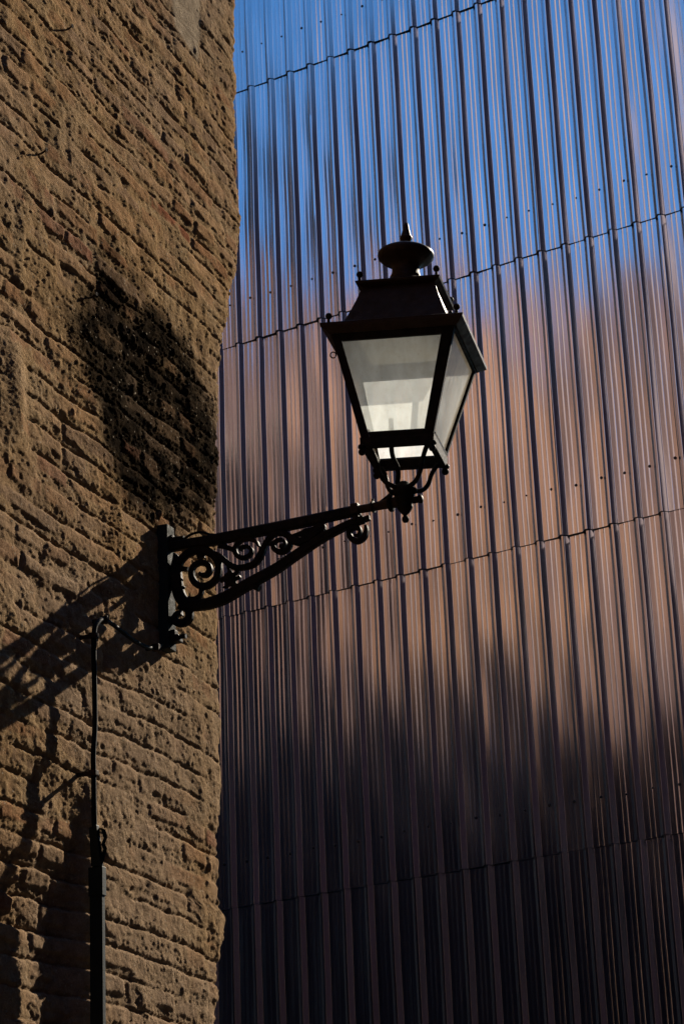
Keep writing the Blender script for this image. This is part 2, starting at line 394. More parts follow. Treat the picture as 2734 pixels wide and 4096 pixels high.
bld = thing('brick_building', W3(-4, -4, 0), 'old brick building at left, rough mortar, black soot stain above the lamp bracket', 'building')
def build_front():
    s = grid_axis([(-9, -2.4, .06), (-2.4, -1.75, .012), (-1.75, 0, .0048)])
    z = grid_axis([(0, 2.2, .06), (2.2, 2.55, .012), (2.55, 7.45, .0045), (7.45, 7.8, .015), (7.8, BR_TOP+4.2, .07)])
    S, Z = np.meshgrid(s, z)
    uc = np.interp(Z, PZ, PU) + .016*(fbm(Z*9, Z*0+3, 4, 3, .6)-.5)*2 + .006*(vnoise(Z*70, Z*0, 6)-.5)*2 + .014*(hash1(np.floor(Z/.089+.3), 5)-.5)
    uc = uc + .05*sst(5.6, 6.15, Z)
    rr = .012+.030*fbm(Z*4, Z*0+9, 3, 12)+.035*sst(5.6, 6.1, Z)
    U = S + (uc-rr)*np.clip((S+1.3)/1.3, 0, 1)
    H, br, tn, so, ps = wall_field(U, Z)
    # weathering: round the steps off, then a gritty sandy skin
    def blur(A):
        B = np.pad(A, 1, mode='edge')
        return (B[:-2,1:-1]+B[2:,1:-1]+B[1:-1,:-2]+B[1:-1,2:]+4*A)/8
    dense = (sst(2.1, 2.5, Z)*sst(7.7, 7.5, Z)*sst(-2.2, -1.7, S))
    Hb = blur(blur(blur(H)))
    H = H*.30+Hb*.70
    g1 = rng.normal(0, 1, H.shape); g2 = blur(rng.normal(0, 1, H.shape))*1.6
    amp = (.00042+.00045*fbm(U*3, Z*4, 4, 301)+.0005*so)*(1.1-.45*br)*(1-.7*ps)
    H = H + dense*amp*(g1*.75+g2*1.2)
    # ragged arris: chips near the corner
    edge = np.exp(S/.03)
    H = H - edge*.016*fbm(U*20, Z*14, 3, 66)
    # pebbles scattered in the mortar
    du = .0048; 
    iz0 = int(np.searchsorted(z, 2.6)); iz1 = int(np.searchsorted(z, 7.4)); is0 = int(np.searchsorted(s, -1.7))
    npb = 4200
    pi = rng.integers(iz0, iz1, npb); pj = rng.integers(is0, len(s)-6, npb)
    for i, j in zip(pi, pj):
        dens = .25+.9*so[i,j]+.5*(br[i,j] < .3)
        if rng.random() > dens: continue
        a = rng.uniform(.003, .0085) if rng.random() < .93 else rng.uniform(.009,.013)
        b_ = a*rng.uniform(.8, 1.7); k = int(b_/.0045)+2
        sl = (slice(max(i-k,0), i+k+1), slice(max(j-k,0), j+k+1))
        q = 1-((U[sl]-U[i,j])/a)**2-((Z[sl]-Z[i,j])/b_)**2
        H[sl] = np.maximum(H[sl], H[i,j]-.001+np.where(q > 0, np.sqrt(np.clip(q,0,1))*a*(.45+.3*so[i,j]), -1))
    # wrap round the corner
    cols_u = [U]; cols_h = [H]; ext = []
    Hc = H[:, -1:]; rc = rr[:, -1:]; uce = U[:, -1:]
    zc = Z[:, -1:]
    for k in range(1, 9):
        th = k/8*math.pi/2
        nn = (fbm(zc*40, zc*0+k*.7, 3, 7)-.5)*.010*math.sin(th)
        ext.append((uce+rc*math.sin(th)+nn, Hc-rc*(1-math.cos(th))*1.6+nn))
    for k in range(1, 5):
        nn = (fbm(zc*30, zc*0+k*.9+9, 3, 7)-.5)*.012
        ext.append((ext[7][0]*(1-k/4)+(k/4)*.45+nn, ext[7][1]-.10*k))
    Ua = np.hstack([U]+[e[0] for e in ext]); Ha = np.hstack([H]+[e[1] for e in ext]); Za = np.hstack([Z]+[zc]*12)
    pad = lambda A: np.hstack([A]+[A[:, -1:]]*12)
    o = W3(-4, -4, 0)
    X = FOOT.x+DW.x*Ua+NW.x*Ha-o.x; Y = FOOT.y+DW.y*Ua+NW.y*Ha-o.y
    nr, ncn = Ua.shape
    co = np.stack([X, Y, Za], -1).reshape(-1, 3).astype(np.float32)
    idx = np.arange(nr*ncn).reshape(nr, ncn)
    q = np.stack([idx[:-1,:-1], idx[:-1,1:], idx[1:,1:], idx[1:,:-1]], -1).reshape(-1, 4)
    me = bpy.data.meshes.new('brick_wall')
    me.vertices.add(len(co)); me.vertices.foreach_set('co', co.ravel())
    me.loops.add(q.size); me.loops.foreach_set('vertex_index', q.ravel().astype(np.int32))
    me.polygons.add(len(q)); me.polygons.foreach_set('loop_start', (np.arange(len(q))*4).astype(np.int32))
    me.update(calc_edges=True)
    me.polygons.foreach_set('use_smooth', np.ones(len(q), bool))
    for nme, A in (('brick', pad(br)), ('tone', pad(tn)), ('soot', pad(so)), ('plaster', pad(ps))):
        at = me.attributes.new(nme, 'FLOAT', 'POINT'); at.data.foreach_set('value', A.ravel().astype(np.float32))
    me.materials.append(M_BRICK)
    ob = bpy.data.objects.new('wall', me); COL.objects.link(ob); ob.parent = bld
build_front()
# side facade towards the cladding
def side_top(h): return BR_TOP + np.clip(-h-8.0, 0, 7)*.48 + np.where(np.asarray(h) > -4.35, 4.2, 0)
def side_facade():
    hs = np.linspace(-.48, -19.45, 125); zs = np.linspace(0, 1, 110)
    Hh, Zz = np.meshgrid(hs, zs); Zz = Zz*side_top(Hh)
    U = .48 + .03*(fbm(Hh*.5, Zz*.5, 4, 13)-.5)*2
    X = FOOT.x+DW.x*U+NW.x*Hh; Y = FOOT.y+DW.y*U+NW.y*Hh
    v = np.stack([X, Y, Zz], -1).reshape(-1, 3); n = len(hs)
    f = [(i*n+j, i*n+j+1, (i+1)*n+j+1, (i+1)*n+j) for i in range(len(zs)-1) for j in range(n-1)]
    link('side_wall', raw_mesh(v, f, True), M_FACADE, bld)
side_facade()
T1 = float(side_top(-15)); T0 = float(side_top(-1))
bm = bmesh.new(); wbox(bm, -9, .44, -4.3, -.35, 0, T0-.02); link('core', bm_mesh(bm), M_CONC, bld)
bm = bmesh.new(); hexa(bm, [W3(-9,-15.0,0),W3(.44,-15.0,0),W3(.44,-8.0,0),W3(-9,-8.0,0),W3(-9,-15.0,T1-.04),W3(.44,-15.0,T1-.04),W3(.44,-8.0,BR_TOP-.04),W3(-9,-8.0,BR_TOP-.04)])
wbox(bm, -9, .44, -19.44, -15.003, 0, T1-.06); link('rear_core', bm_mesh(bm), M_CONC, bld)
bm = bmesh.new(); wbox(bm, -9, .44, -7.997, -4.303, 0, BR_TOP-.04); link('middle_core', bm_mesh(bm), M_CONC, bld)
nb = thing('added_near_house', W3(-12, -4, 0), 'added unseen tan house on the near side behind the camera, blocking low sky from the metal', 'house')  # added out of view to block low sky from the cladding reflections
bm = bmesh.new(); wbox(bm, -46, -9.05, -12, -.06, 0, 13.2, .02); link('wall', bm_mesh(bm), M_TAN, nb)
bm = bmesh.new(); wbox(bm, -46.2, -9.36, -12.2, .25, 13.203, 13.45, .02); link('roof', bm_mesh(bm), M_TILE, nb)
for uu in (-12.5, -16.5, -20.5, -24.5):
    for zz in (2.4, 5.8, 9.2):
        bm = bmesh.new(); wbox(bm, uu-.55, uu+.55, -.12, .02, zz, zz+1.8, .01); w = link('window', bm_mesh(bm), M_STONE, nb)
        bm = bmesh.new(); wbox(bm, uu-.45, uu+.45, .022, .03, zz+.1, zz+1.7); link('pane', bm_mesh(bm), M_WIN, w)
sb = thing('added_closing_house', W3(-50, 3, 0), 'added unseen brown house closing the street far behind the camera, blocking low sky', 'house')  # added out of view to shut off sky at the street end behind
bm = bmesh.new(); wbox(bm, -58, -48, -14, 20, 0, 30, .02); link('wall', bm_mesh(bm), M_PLASTER, sb)
bm = bmesh.new(); wbox(bm, -58.2, -47.8, -14.2, 20.2, 30.003, 30.3, .02); link('roof', bm_mesh(bm), M_TILE, sb)
endb = thing('added_end_block', W3(10, -28, 0), 'added unseen dark block closing the side street, keeping low sky out of the metal', 'building')  # added out of view to hide the open sky down the side street
bm = bmesh.new(); wbox(bm, .72, 22, -34, -26, 0, 31, .02); link('wall', bm_mesh(bm), M_BLOCKER, endb)
bm = bmesh.new(); wbox(bm, .73, 22.2, -34.2, -25.8, 31.003, 31.3, .02); link('roof', bm_mesh(bm), M_CONC, endb)
tower = thing('added_dark_block', W3(-4, -40, 0), 'added unseen tall dark block down the street, mirrored as dark grooves in the metal ribs', 'building')  # added out of view so the left rib webs reflect dark
bm = bmesh.new(); wbox(bm, -9, .50, -75, -19.47, 0, 25, .02); link('wall', bm_mesh(bm), M_BLOCKER, tower)
bm = bmesh.new(); wbox(bm, -9.2, .70, -75.2, -19.42, 25.003, 25.3, .02); link('roof', bm_mesh(bm), M_CONC, tower)
bm = bmesh.new(); wbox(bm, -9.3, .62, -4.4, .12, T0, T0+.14, .02); link('cornice', bm_mesh(bm), M_STONE, bld)
bm = bmesh.new(); hexa(bm, [W3(-9.3,-15.1,T1),W3(.62,-15.1,T1),W3(.62,-8.0,BR_TOP),W3(-9.3,-8.0,BR_TOP),W3(-9.3,-15.1,T1+.14),W3(.62,-15.1,T1+.14),W3(.62,-8.0,BR_TOP+.14),W3(-9.3,-8.0,BR_TOP+.14)])
link('verge', bm_mesh(bm), M_TILE, bld)
for hw in (-3.2, -12.2):
    for zw in (2.6, 6.2, 9.8, 13.2):
        bm = bmesh.new(); wbox(bm, .43, .54, hw-.5, hw+.5, zw, zw+1.6, .01); w = link('window', bm_mesh(bm), M_STONE, bld)
        bm = bmesh.new(); wbox(bm, .542, .55, hw-.4, hw+.4, zw+.1, zw+1.5); link('pane', bm_mesh(bm), M_WIN, w)

# ------------------------------------------------------------------ clad building
CT0, CT1 = -20.0, 2.75
CTOP = 15.0
clad = thing('metal_clad_building', K3(-4, -4, 0), 'building clad in overlapping ribbed metal sheets reflecting blue sky and warm sunlight', 'building')
bm = bmesh.new()
def kbox(bm, t0,t1,d0,d1,z0,z1, bevel=0):
    hexa(bm, [K3(t0,d0,z0),K3(t1,d0,z0),K3(t1,d1,z0),K3(t0,d1,z0),K3(t0,d0,z1),K3(t1,d0,z1),K3(t1,d1,z1),K3(t0,d1,z1)], bevel)
kbox(bm, CT0, CT1-.02, -9, -.10, 0, CTOP-.05); link('core', bm_mesh(bm), M_CONC, clad)
bm = bmesh.new(); kbox(bm, CT0-.05, CT1+.04, -9.05, .07, CTOP, CTOP+.12, .01); link('parapet_flashing', bm_mesh(bm), M_SCREW, clad)
P = .2075
JUMP = .344
LAP0 = .344-P          # sheet laps fall on this rib and every fifth one
# one rib period starting at the foot of the outward web: (t, d)
RIBP = [(0, 0), (.033, .038), (.054, .038), (.083, .001)]
def bead(c): return [(c-.0065, 0), (c-.0055, .0004), (c-.0027, .0023), (c-.0012, .0026), (c+.0004, .0024), (c+.0064, .0008), (c+.0084, 0)]
RIBP = RIBP + bead(.1255) + bead(.1650)
def fillet_profile(pts, r):
    out = []
    n = len(pts)
    for i, p in enumerate(pts):
        if i == 0 or i == n-1: out.append(p); continue
        a = np.array(pts[i-1]); b = np.array(p); c = np.array(pts[i+1])
        da = a-b; dc = c-b; la = np.linalg.norm(da); lc = np.linalg.norm(dc)
        rr = min(r, la*.42, lc*.42)
        if la < .006 and lc < .006 or abs(np.cross(da/la, dc/lc)) < .12: out.append(p); continue
        pa = b+da/la*rr; pc = b+dc/lc*rr
        for k in range(4):
            t = k/3; q = (1-t)**2*pa+2*t*(1-t)*b+t*t*pc; out.append(tuple(q))
    res = [out[0]]          # holding lines keep the flats truly flat next to the bends
    for a, b in zip(out, out[1:]):
        a_ = np.array(a); b_ = np.array(b); L = np.linalg.norm(b_-a_)
        if L > .0045:
            e = min(.0012, L*.2)/L
            res += [tuple(a_+(b_-a_)*e), tuple(b_-(b_-a_)*e)]
        res.append(b)
    return res
SEAMS = [0.05, 2.96, 5.39, 7.805, 10.212, 12.65, CTOP]
def sheet(t0, ribs, z0, z1, tilt, lean, dd, prof):
    """one sheet: local t from t0; tilt = twist about the vertical, lean = about the horizontal"""
    zs = np.linspace(z0-.0, z1+(.10 if z1 < CTOP else 0), 17)
    v = []; n = len(prof); w = ribs*P
    ph = rng.uniform(0, 6, 4)
    for z in zs:
        f = (z-z0)/(z1-z0)
        for (t, d) in prof:
            x = t/w
            wob = .0022*math.sin(ph[0]+z*2.1+x*2)+.0016*math.sin(ph[1]+z*3.9-x*5)+.0010*math.sin(ph[2]+z*6.1+x*11)
            dent = 0
            if abs(f-.163) < .12: dent = -.0012*math.exp(-((f-.163)/.045)**2)
            wob = wob*1.3 + .0011*math.sin(ph[3]+t*19+z*.7)+.0007*math.sin(ph[1]*2+t*31-z*1.1)
            o = dd + .013*(1-f) - .0075 + tilt*(x-.5)*w + lean*(f-.5)*2.4 + wob + dent
            v.append(K3(t0+t, d+o, z))
    fcs = [(i*n+j, i*n+j+1, (i+1)*n+j+1, (i+1)*n+j) for i in range(len(zs)-1) for j in range(n-1)]
    return raw_mesh(v, fcs, True)
def full_profile(ribs):
    pts = []
    for k in range(ribs): pts += [(t+k*P, d) for t, d in RIBP]
    pts += [(ribs*P, 0), (ribs*P+.033, .038), (ribs*P+.050, .038)]
    return fillet_profile(pts, .0035)
FP5 = full_profile(5)
k0 = math.floor((CT0-LAP0)/(5*P))+1
nsheets = 0
k1 = int((CT1-LAP0)//(5*P))
for k in range(k0, k1+1):
    t0 = LAP0+k*5*P
    ctilt = float(rng.normal(0, TILT))
    for r in range(6):
        if t0 < -11 : continue
        ribs = 5
        tilt = ctilt+float(rng.normal(0, .002)); lean = float(rng.normal(0, .0009))
        if k < -3: tilt *= .5
        ribs = min(5, int((CT1-t0)//P)); 
        if ribs < 1: continue
        prof = FP5 if ribs == 5 else full_profile(ribs)
        ob = link('cladding_sheet', sheet(t0, ribs, SEAMS[r], SEAMS[r+1], tilt, lean, .0015*(k % 2), prof), M_CLAD, clad)
        # fixing screws just above the lower edge
        if -4.2 < t0 < 2.2 and r >= 2:
            zz = SEAMS[r]+(.395 if r > 2 else .36)
            for j in range(ribs):
                tt = t0+j*P + (P-.034) + float(rng.normal(0,.004))
                if not -3.15 < tt < 1.75: continue
                bs = bmesh.new()
                f = .163
                lathe(bs, [(.0115,0),(.0115,.002),(.007,.0025),(.007,.007),(.004,.0085)], K3(tt, .0015*(k%2)+.003+tilt*(tt-t0-2.5*P), zz+float(rng.normal(0,.006))), NC, 10)
                link('screw', bm_mesh(bs), M_SCREW, ob)
        nsheets += 1
# side return of the cladding
bm = bmesh.new()
for k in range(0, 42):
    a = -.02-k*.207
    hexa(bm, [K3(CT1,a-.20,0),K3(CT1+.04,a-.18,0),K3(CT1+.04,a-.03,0),K3(CT1,a,0),K3(CT1,a-.20,CTOP-.06),K3(CT1+.04,a-.18,CTOP-.06),K3(CT1+.04,a-.03,CTOP-.06),K3(CT1,a,CTOP-.06)])
link('side_cladding', bm_mesh(bm), M_CLAD, clad)
bm = bmesh.new(); kbox(bm, -7.197, -3.6, -8, -.12, CTOP+.125, CTOP+2.0); link('added_shade_storey', bm_mesh(bm), M_CONC, clad)  # added above the frame to cast shade on the reflected side facade
bm = bmesh.new(); kbox(bm, CT0, -7.2, -8, -.12, CTOP+.13, CTOP+6.0); link('added_shade_storey', bm_mesh(bm), M_CONC, clad)  # added taller part, lifts the cast shade at the far left

# ------------------------------------------------------------------ wall lamp
STROKES = [
  ('arm_bar', [(-0.0045,4.4782,0.0311),(0.1065,4.4768,0.0311),(0.1799,4.475,0.0333),(0.4973,4.4819,0.033),(0.7157,4.4897,0.031)], 0.03),
  ('brace', [(0.0455,4.261,0.0333),(0.0819,4.2504,0.0333),(0.1256,4.2457,0.0333),(0.162,4.2467,0.0355),(0.2106,4.255,0.0366),(0.2592,4.2725,0.0355),(0.3118,4.294,0.0355),(0.4024,4.3268,0.0327),(0.4568,4.3523,0.031),(0.5231,4.3844,0.0291),(0.5832,4.4116,0.0277),(0.6428,4.4316,0.0249),(0.6962,4.4468,0.0235),(0.7402,4.4521,0.0222)], 0.028),
  ('scroll', [(0.0308,4.4491,0.0067),(0.0353,4.427,0.0244),(0.0321,4.3898,0.0333),(0.035,4.347,0.0355),(0.0392,4.3134,0.0355),(0.0508,4.2811,0.0355),(0.0723,4.2566,0.0333)], 0.026),
  ('scroll', [(0.0355,4.3751,0.02),(0.041,4.4024,0.0244),(0.0562,4.4258,0.0244),(0.0812,4.4428,0.0244),(0.1108,4.4472,0.0244),(0.1449,4.4414,0.0266),(0.1713,4.4251,0.0244),(0.1901,4.3984,0.0222),(0.1966,4.3668,0.02),(0.1886,4.3378,0.02),(0.1687,4.3177,0.0211),(0.1393,4.3109,0.0211),(0.1128,4.3223,0.02),(0.0962,4.3438,0.0189),(0.0918,4.368,0.0178),(0.0997,4.3902,0.0178),(0.1195,4.3998,0.0167),(0.1414,4.3972,0.0167),(0.1581,4.3827,0.0178),(0.1613,4.3657,0.0178),(0.1501,4.3524,0.0167),(0.133,4.3529,0.0133),(0.1247,4.3625,0.0089)], 0.024),
  ('scroll', [(0.169,4.4278,0.02),(0.2002,4.4107,0.0178),(0.2238,4.3868,0.0178),(0.2475,4.3664,0.0178),(0.2737,4.3561,0.0178),(0.3228,4.3591,0.0194),(0.3475,4.3796,0.0235),(0.3649,4.4087,0.0194),(0.3807,4.4351,0.018),(0.4038,4.4545,0.0172),(0.4308,4.4571,0.0166),(0.4543,4.4457,0.0194),(0.4773,4.4242,0.0249),(0.5006,4.4129,0.0249),(0.5244,4.416,0.0249),(0.5544,4.4282,0.0222),(0.5787,4.4443,0.0194)], 0.022),
  ('scroll', [(0.3497,4.4218,0.0066),(0.3383,4.4413,0.0111),(0.3134,4.455,0.0122),(0.2833,4.4544,0.0133),(0.2597,4.4326,0.0144),(0.2649,4.4048,0.0144),(0.2874,4.3904,0.0144),(0.3116,4.3945,0.0133),(0.3217,4.4114,0.0122),(0.3066,4.428,0.0111),(0.2861,4.4292,0.0111),(0.2774,4.419,0.0078)], 0.02),
  ('scroll', [(0.4658,4.4349,0.0139),(0.4663,4.4087,0.0152),(0.4523,4.3908,0.0152),(0.4284,4.3876,0.0166),(0.408,4.4013,0.0152),(0.4026,4.4197,0.0139),(0.418,4.4316,0.0111),(0.4359,4.4314,0.01),(0.4473,4.4178,0.01),(0.438,4.4063,0.0139),(0.4277,4.4095,0.0111)], 0.02),
  ('scroll', [(0.3863,4.4239,0.0083),(0.4058,4.4235,0.0139)], 0.018),
  ('scroll', [(0.4778,4.4372,0.0097),(0.5016,4.4403,0.0139),(0.5253,4.4391,0.0305),(0.5491,4.4437,0.0222),(0.5762,4.4549,0.0194),(0.5909,4.4538,0.0139),(0.5962,4.4398,0.0055)], 0.02),
  ('scroll', [(0.5788,4.4458,0.0166),(0.5839,4.4289,0.0166)], 0.018),
  ('scroll', [(0.2013,4.4529,0.02),(0.2229,4.4421,0.0155),(0.2492,4.4282,0.0133)], 0.018),
  ('scroll', [(0.0799,4.3841,0.0122),(0.0506,4.3914,0.0155)], 0.018),
  ('scroll', [(0.1272,4.3129,0.0155),(0.128,4.2941,0.0133),(0.1191,4.277,0.0144),(0.0994,4.2697,0.0178),(0.0775,4.2721,0.0222)], 0.02),
  ('scroll', [(0.0698,4.2547,0.0266),(0.0802,4.2275,0.0244),(0.0773,4.2024,0.0244),(0.0588,4.1915,0.0244),(0.0369,4.195,0.0244),(0.0237,4.2087,0.0222),(0.0326,4.2258,0.0178),(0.0522,4.2296,0.0155)], 0.024),
  ('scroll', [(0.0005,4.21,0.0233),(0.0273,4.2058,0.0233)], 0.022),
  ('scroll', [(0.1279,4.449,0.02),(0.1296,4.4157,0.0244)], 0.018),
  ('scroll', [(0.7464,4.4293,0.0083),(0.7452,4.4065,0.0139),(0.7341,4.3854,0.0166),(0.7105,4.378,0.0172),(0.6893,4.3932,0.0166),(0.6845,4.4142,0.0152),(0.6983,4.4291,0.0166),(0.7156,4.4261,0.0166),(0.7236,4.4103,0.01),(0.7143,4.3975,0.0094),(0.7042,4.4007,0.0066)], 0.022),
  ('leaf', [(0.2293,4.366,0.0027),(0.2373,4.3483,0.0133),(0.2368,4.3297,0.0422),(0.2459,4.3096,0.0311),(0.2552,4.2987,0.0133)], 0.018),
  ('leaf', [(0.2687,4.3477,0.0111),(0.2587,4.3377,0.0111),(0.2465,4.3327,0.02)], 0.016),
  ('leaf', [(0.2764,4.3254,0.0067),(0.2606,4.3199,0.0111),(0.2438,4.3215,0.02)], 0.016),
  ('leaf', [(0.2104,4.2945,0.0031),(0.2238,4.297,0.0111),(0.2315,4.3143,0.02)], 0.016),
  ('leaf', [(0.2003,4.323,0.0155),(0.2198,4.3279,0.0133)], 0.016),
  ('leaf', [(0.0572,4.3527,0.0044),(0.0472,4.3449,0.0133)], 0.016),
  ('leaf', [(0.0639,4.3234,0.0044),(0.0516,4.3161,0.0133)], 0.016),
  ('knob', [(0.7464,4.4597,0.0249),(0.7492,4.4462,0.0222)], 0.024),
  ('knob', [(0.3292,4.2783,0.0166),(0.3453,4.2684,0.0172)], 0.022),
  ('clamp', [(0.7167,4.5099,0.0277),(0.7134,4.4409,0.0255)], 0.044),
]
lamp = thing('wall_lantern', W3(0, 0, 4.1), 'black four-sided iron street lantern with dusty glass on a scrolled wall bracket', 'lantern')
def sweep(pts, depth, u=0):
    pts = [(p[0], p[1], p[2]*1.16) for p in pts]
    S = catmull(pts, 7) if len(pts) > 2 else catmull(pts, 4)
    bm = bmesh.new(); rings = []
    n = len(S)
    for i, s in enumerate(S):
        a = S[max(i-1,0)]; b = S[min(i+1,n-1)]; t = np.array([b[0]-a[0], b[1]-a[1]]); t /= (np.linalg.norm(t)+1e-9)
        nrm = np.array([-t[1], t[0]]); w = max(s[2], .003)*.5; d = depth*.5; c = min(w*.45, d*.4)
        sec = [(w,-d+c),(w,d-c),(w-c,d),(-w+c,d),(-w,d-c),(-w,-d+c),(-w+c,-d),(w-c,-d)]
        rings.append([bm.verts.new(W3(u+y, s[0]+nrm[0]*x, s[1]+nrm[1]*x)) for x, y in sec])
    for A, B in zip(rings, rings[1:]):
        for k in range(8): bm.faces.new((A[k], A[(k+1)%8], B[(k+1)%8], B[k]))
    bm.faces.new(rings[0][::-1]); bm.faces.new(rings[-1])
    return bm_mesh(bm, True)
for nme, pts, d in STROKES:
    if nme == 'clamp': continue
    me = sweep(pts, d)
    o = link(nme, me, M_IRON, lamp)
    es = o.modifiers.new('es', 'EDGE_SPLIT'); es.split_angle = rad(38)
# back plate: square tube on two threaded studs
bm = bmesh.new(); wbox(bm, -.030, .028, -.025, .0145, 4.100, 4.556, .002); plate = link('back_plate', bm_mesh(bm), M_PAINT, lamp)
for z in (4.505, 4.145):
    bm = bmesh.new(); wbox(bm, -.014, .014, -.10, -.0255, z-.02, z+.02, .002)
    tube(bm, [W3(0,.010,z), W3(0,.030,z), W3(0,.066,z-.002)], [.0085]*3, 12, 3)
    lathe(bm, [(.017,0),(.017,.010),(.010,.012)], W3(0,.0150,z), NW, 6)
    link('stud', bm_mesh(bm), M_IRON, lamp)
bm = bmesh.new(); wbox(bm, -.020, .02, .005, .045, 4.125, 4.15, .004); wbox(bm, -.016,.016,.010,.03,4.15,4.17,.003); link('clamp_nut', bm_mesh(bm), M_IRON, lamp)
# round end of the arm
AX = Vector((math.sin(0), 0, 0))
bm = bmesh.new()
tube(bm, [W3(0,.70,4.492), W3(0,.76,4.4915), W3(0,.82,4.493), W3(0,.878,4.495)], [.0145,.0148,.0165,.022], 18, 4)
link('arm_pipe', bm_mesh(bm, True), M_RUST, lamp)
bm = bmesh.new(); lathe(bm, [(.016,-.004),(.0205,-.003),(.0205,.004),(.016,.005)], W3(0,.774,4.4918), NW, 20)
lathe(bm, [(.004,0),(.0045,.012)], W3(0,.774,4.509), Vector((0,0,1)), 8)
link('arm_collar', bm_mesh(bm, False), M_IRON, lamp)
bm = bmesh.new()
wbox(bm, -.021,.021,.697,.725,4.4745,4.5105,.003); wbox(bm, -.009,.009,.700,.722,4.44,4.474,.002)
tube(bm, [W3(-.022,.712,4.456), W3(.022,.712,4.456)], [.006,.006], 8, 2)
link('clamp', bm_mesh(bm), M_RUST, lamp)

# lantern frame of reference
LB = W3(0, .8884, 4.5391)
YAW = .2066
UPL = Vector((.0586, -.0294, 1)).normalized()
SL0 = Vector((math.cos(YAW), -math.sin(YAW), 0)); FL0 = Vector((math.sin(YAW), math.cos(YAW), 0))
SLv = (SL0-UPL*SL0.dot(UPL)); FLv = (FL0-UPL*FL0.dot(UPL))
def L3(x, y, z): return LB + SLv*x + FLv*y + UPL*(z-4.5391)
def lquad(bm, pts): bm.faces.new([bm.verts.new(p) for p in pts])
def lhex(bm, b, t, bevel=0): hexa(bm, [L3(*p) for p in b]+[L3(*p) for p in t], bevel)
def frustum(bm, a0, z0, a1, z1, bevel=0):
    lhex(bm, [(-a0,-a0,z0),(a0,-a0,z0),(a0,a0,z0),(-a0,a0,z0)], [(-a1,-a1,z1),(a1,-a1,z1),(a1,a1,z1),(-a1,a1,z1)], bevel)
def ring_frustum(bm, levels):
    """closed square ring section given by list of (half width, z), closed loop"""
    rows = [[bm.verts.new(L3(sx*a, sy*a, z)) for sx, sy in ((-1,-1),(1,-1),(1,1),(-1,1))] for a, z in levels]
    n = len(rows)
    for i in range(n):
        A = rows[i]; B = rows[(i+1)%n]
        for k in range(4): bm.faces.new((A[k], A[(k+1)%4], B[(k+1)%4], B[k]))
# body of the lantern: trapezoid sides
ZB, ZT = 4.672, 5.038
AB, AT = .1215, .214
def side_pt(side, s, z, inset=0):
    """s in -1..1 along the side, returns local coords on side plane"""
    f = (z-ZB)/(ZT-ZB); a = AB+(AT-AB)*f; b = a-inset
    x = s*a
    return {0:(x,-b,z), 1:(b,x,z), 2:(-x,b,z), 3:(-b,-x,z)}[side]
bm = bmesh.new()
# four corner posts
for sx, sy in ((-1,-1),(1,-1),(1,1),(-1,1)):
    w = .018
    def cp(a, z): return [(sx*a,sy*a,z),(sx*(a-w),sy*a,z),(sx*(a-w),sy*(a-w),z),(sx*a,sy*(a-w),z)]
    b = cp(AB, ZB); t = cp(AT, ZT)
    if sx*sy < 0: b = b[::-1]; t = t[::-1]
    bm = bmesh.new(); lhex(bm, b, t, .0015); link('corner_post', bm_mesh(bm), M_IRON, lamp)
bm = bmesh.new()
ring_frustum(bm, [(AB+.004, ZB-.022),(AB+.006, ZB+.012),(AB-.016, ZB+.012),(AB-.018, ZB-.022)])
link('bottom_rail', bm_mesh(bm), M_IRON, lamp)
# each side: door-like frame and pane
names = ['front','right','rear','left']
for sd in range(4):
    fr = {0:.040, 1:.006, 2:.012, 3:.012}[sd]
    bm = bmesh.new()
    for i, (s0, s1) in enumerate(((-1, None), (None, 1))):
        pass
    def strip(zl, zh, la, lb, ha, hb, t0=-.0015, t1=.009):
        b = []; 
        def pt(sfrac, off, z, inset):
            f = (z-ZB)/(ZT-ZB); a = AB+(AT-AB)*f
            x = sfrac*a+off; bb = a-inset
            return {0:(x,-bb,z), 1:(bb,x,z), 2:(-x,bb,z), 3:(-bb,-x,z)}[sd]
        lo = [pt(*la, zl, t0), pt(*lb, zl, t0), pt(*lb, zl, t1), pt(*la, zl, t1)]
        hi = [pt(*ha, zh, t0), pt(*hb, zh, t0), pt(*hb, zh, t1), pt(*ha, zh, t1)]
        lhex(bm, lo, hi, .001)
    e = .019
    if sd == 0:
        strip(ZB+.013, ZT, (-1,.004), (-1,.030), (-1,.004), (-1,.028))
        strip(ZB+.013, ZT, (1,-.034), (1,-.004), (1,-.042), (1,-.004))
        strip(ZB+.013, ZB+.030, (-1,.031), (1,-.035), (-1,.031), (1,-.035))
        strip(ZT-.030, ZT, (-1,.029), (1,-.043), (-1,.029), (1,-.043))
    else:
        strip(ZB+.013, ZB+.024, (-1,.019), (1,-.019), (-1,.019), (1,-.019))
        link('glazing_bead', bm_mesh(bm), M_IRON, lamp); bm = bmesh.new()
        strip(ZT-.012, ZT, (-1,.019), (1,-.019), (-1,.019), (1,-.019))
    fo = link('door_frame' if sd == 0 else 'glazing_bead', bm_mesh(bm), M_IRON, lamp)
    # pane
    q = []
    for z in (ZB+.014, ZT-.002):
        f = (z-ZB)/(ZT-ZB); a = AB+(AT-AB)*f; bb = a-.0105; x = a-.006
        for s in ((-x, x) if z < 4.8 else (x, -x)):
            q.append({0:(s,-bb,z), 1:(bb,s,z), 2:(-s,bb,z), 3:(-bb,-s,z)}[sd])
    bm = bmesh.new(); lquad(bm, [L3(*p) for p in q]); po = link('glass_pane', bm_mesh(bm), M_GLASS2 if sd == 1 else M_GLASS, lamp)
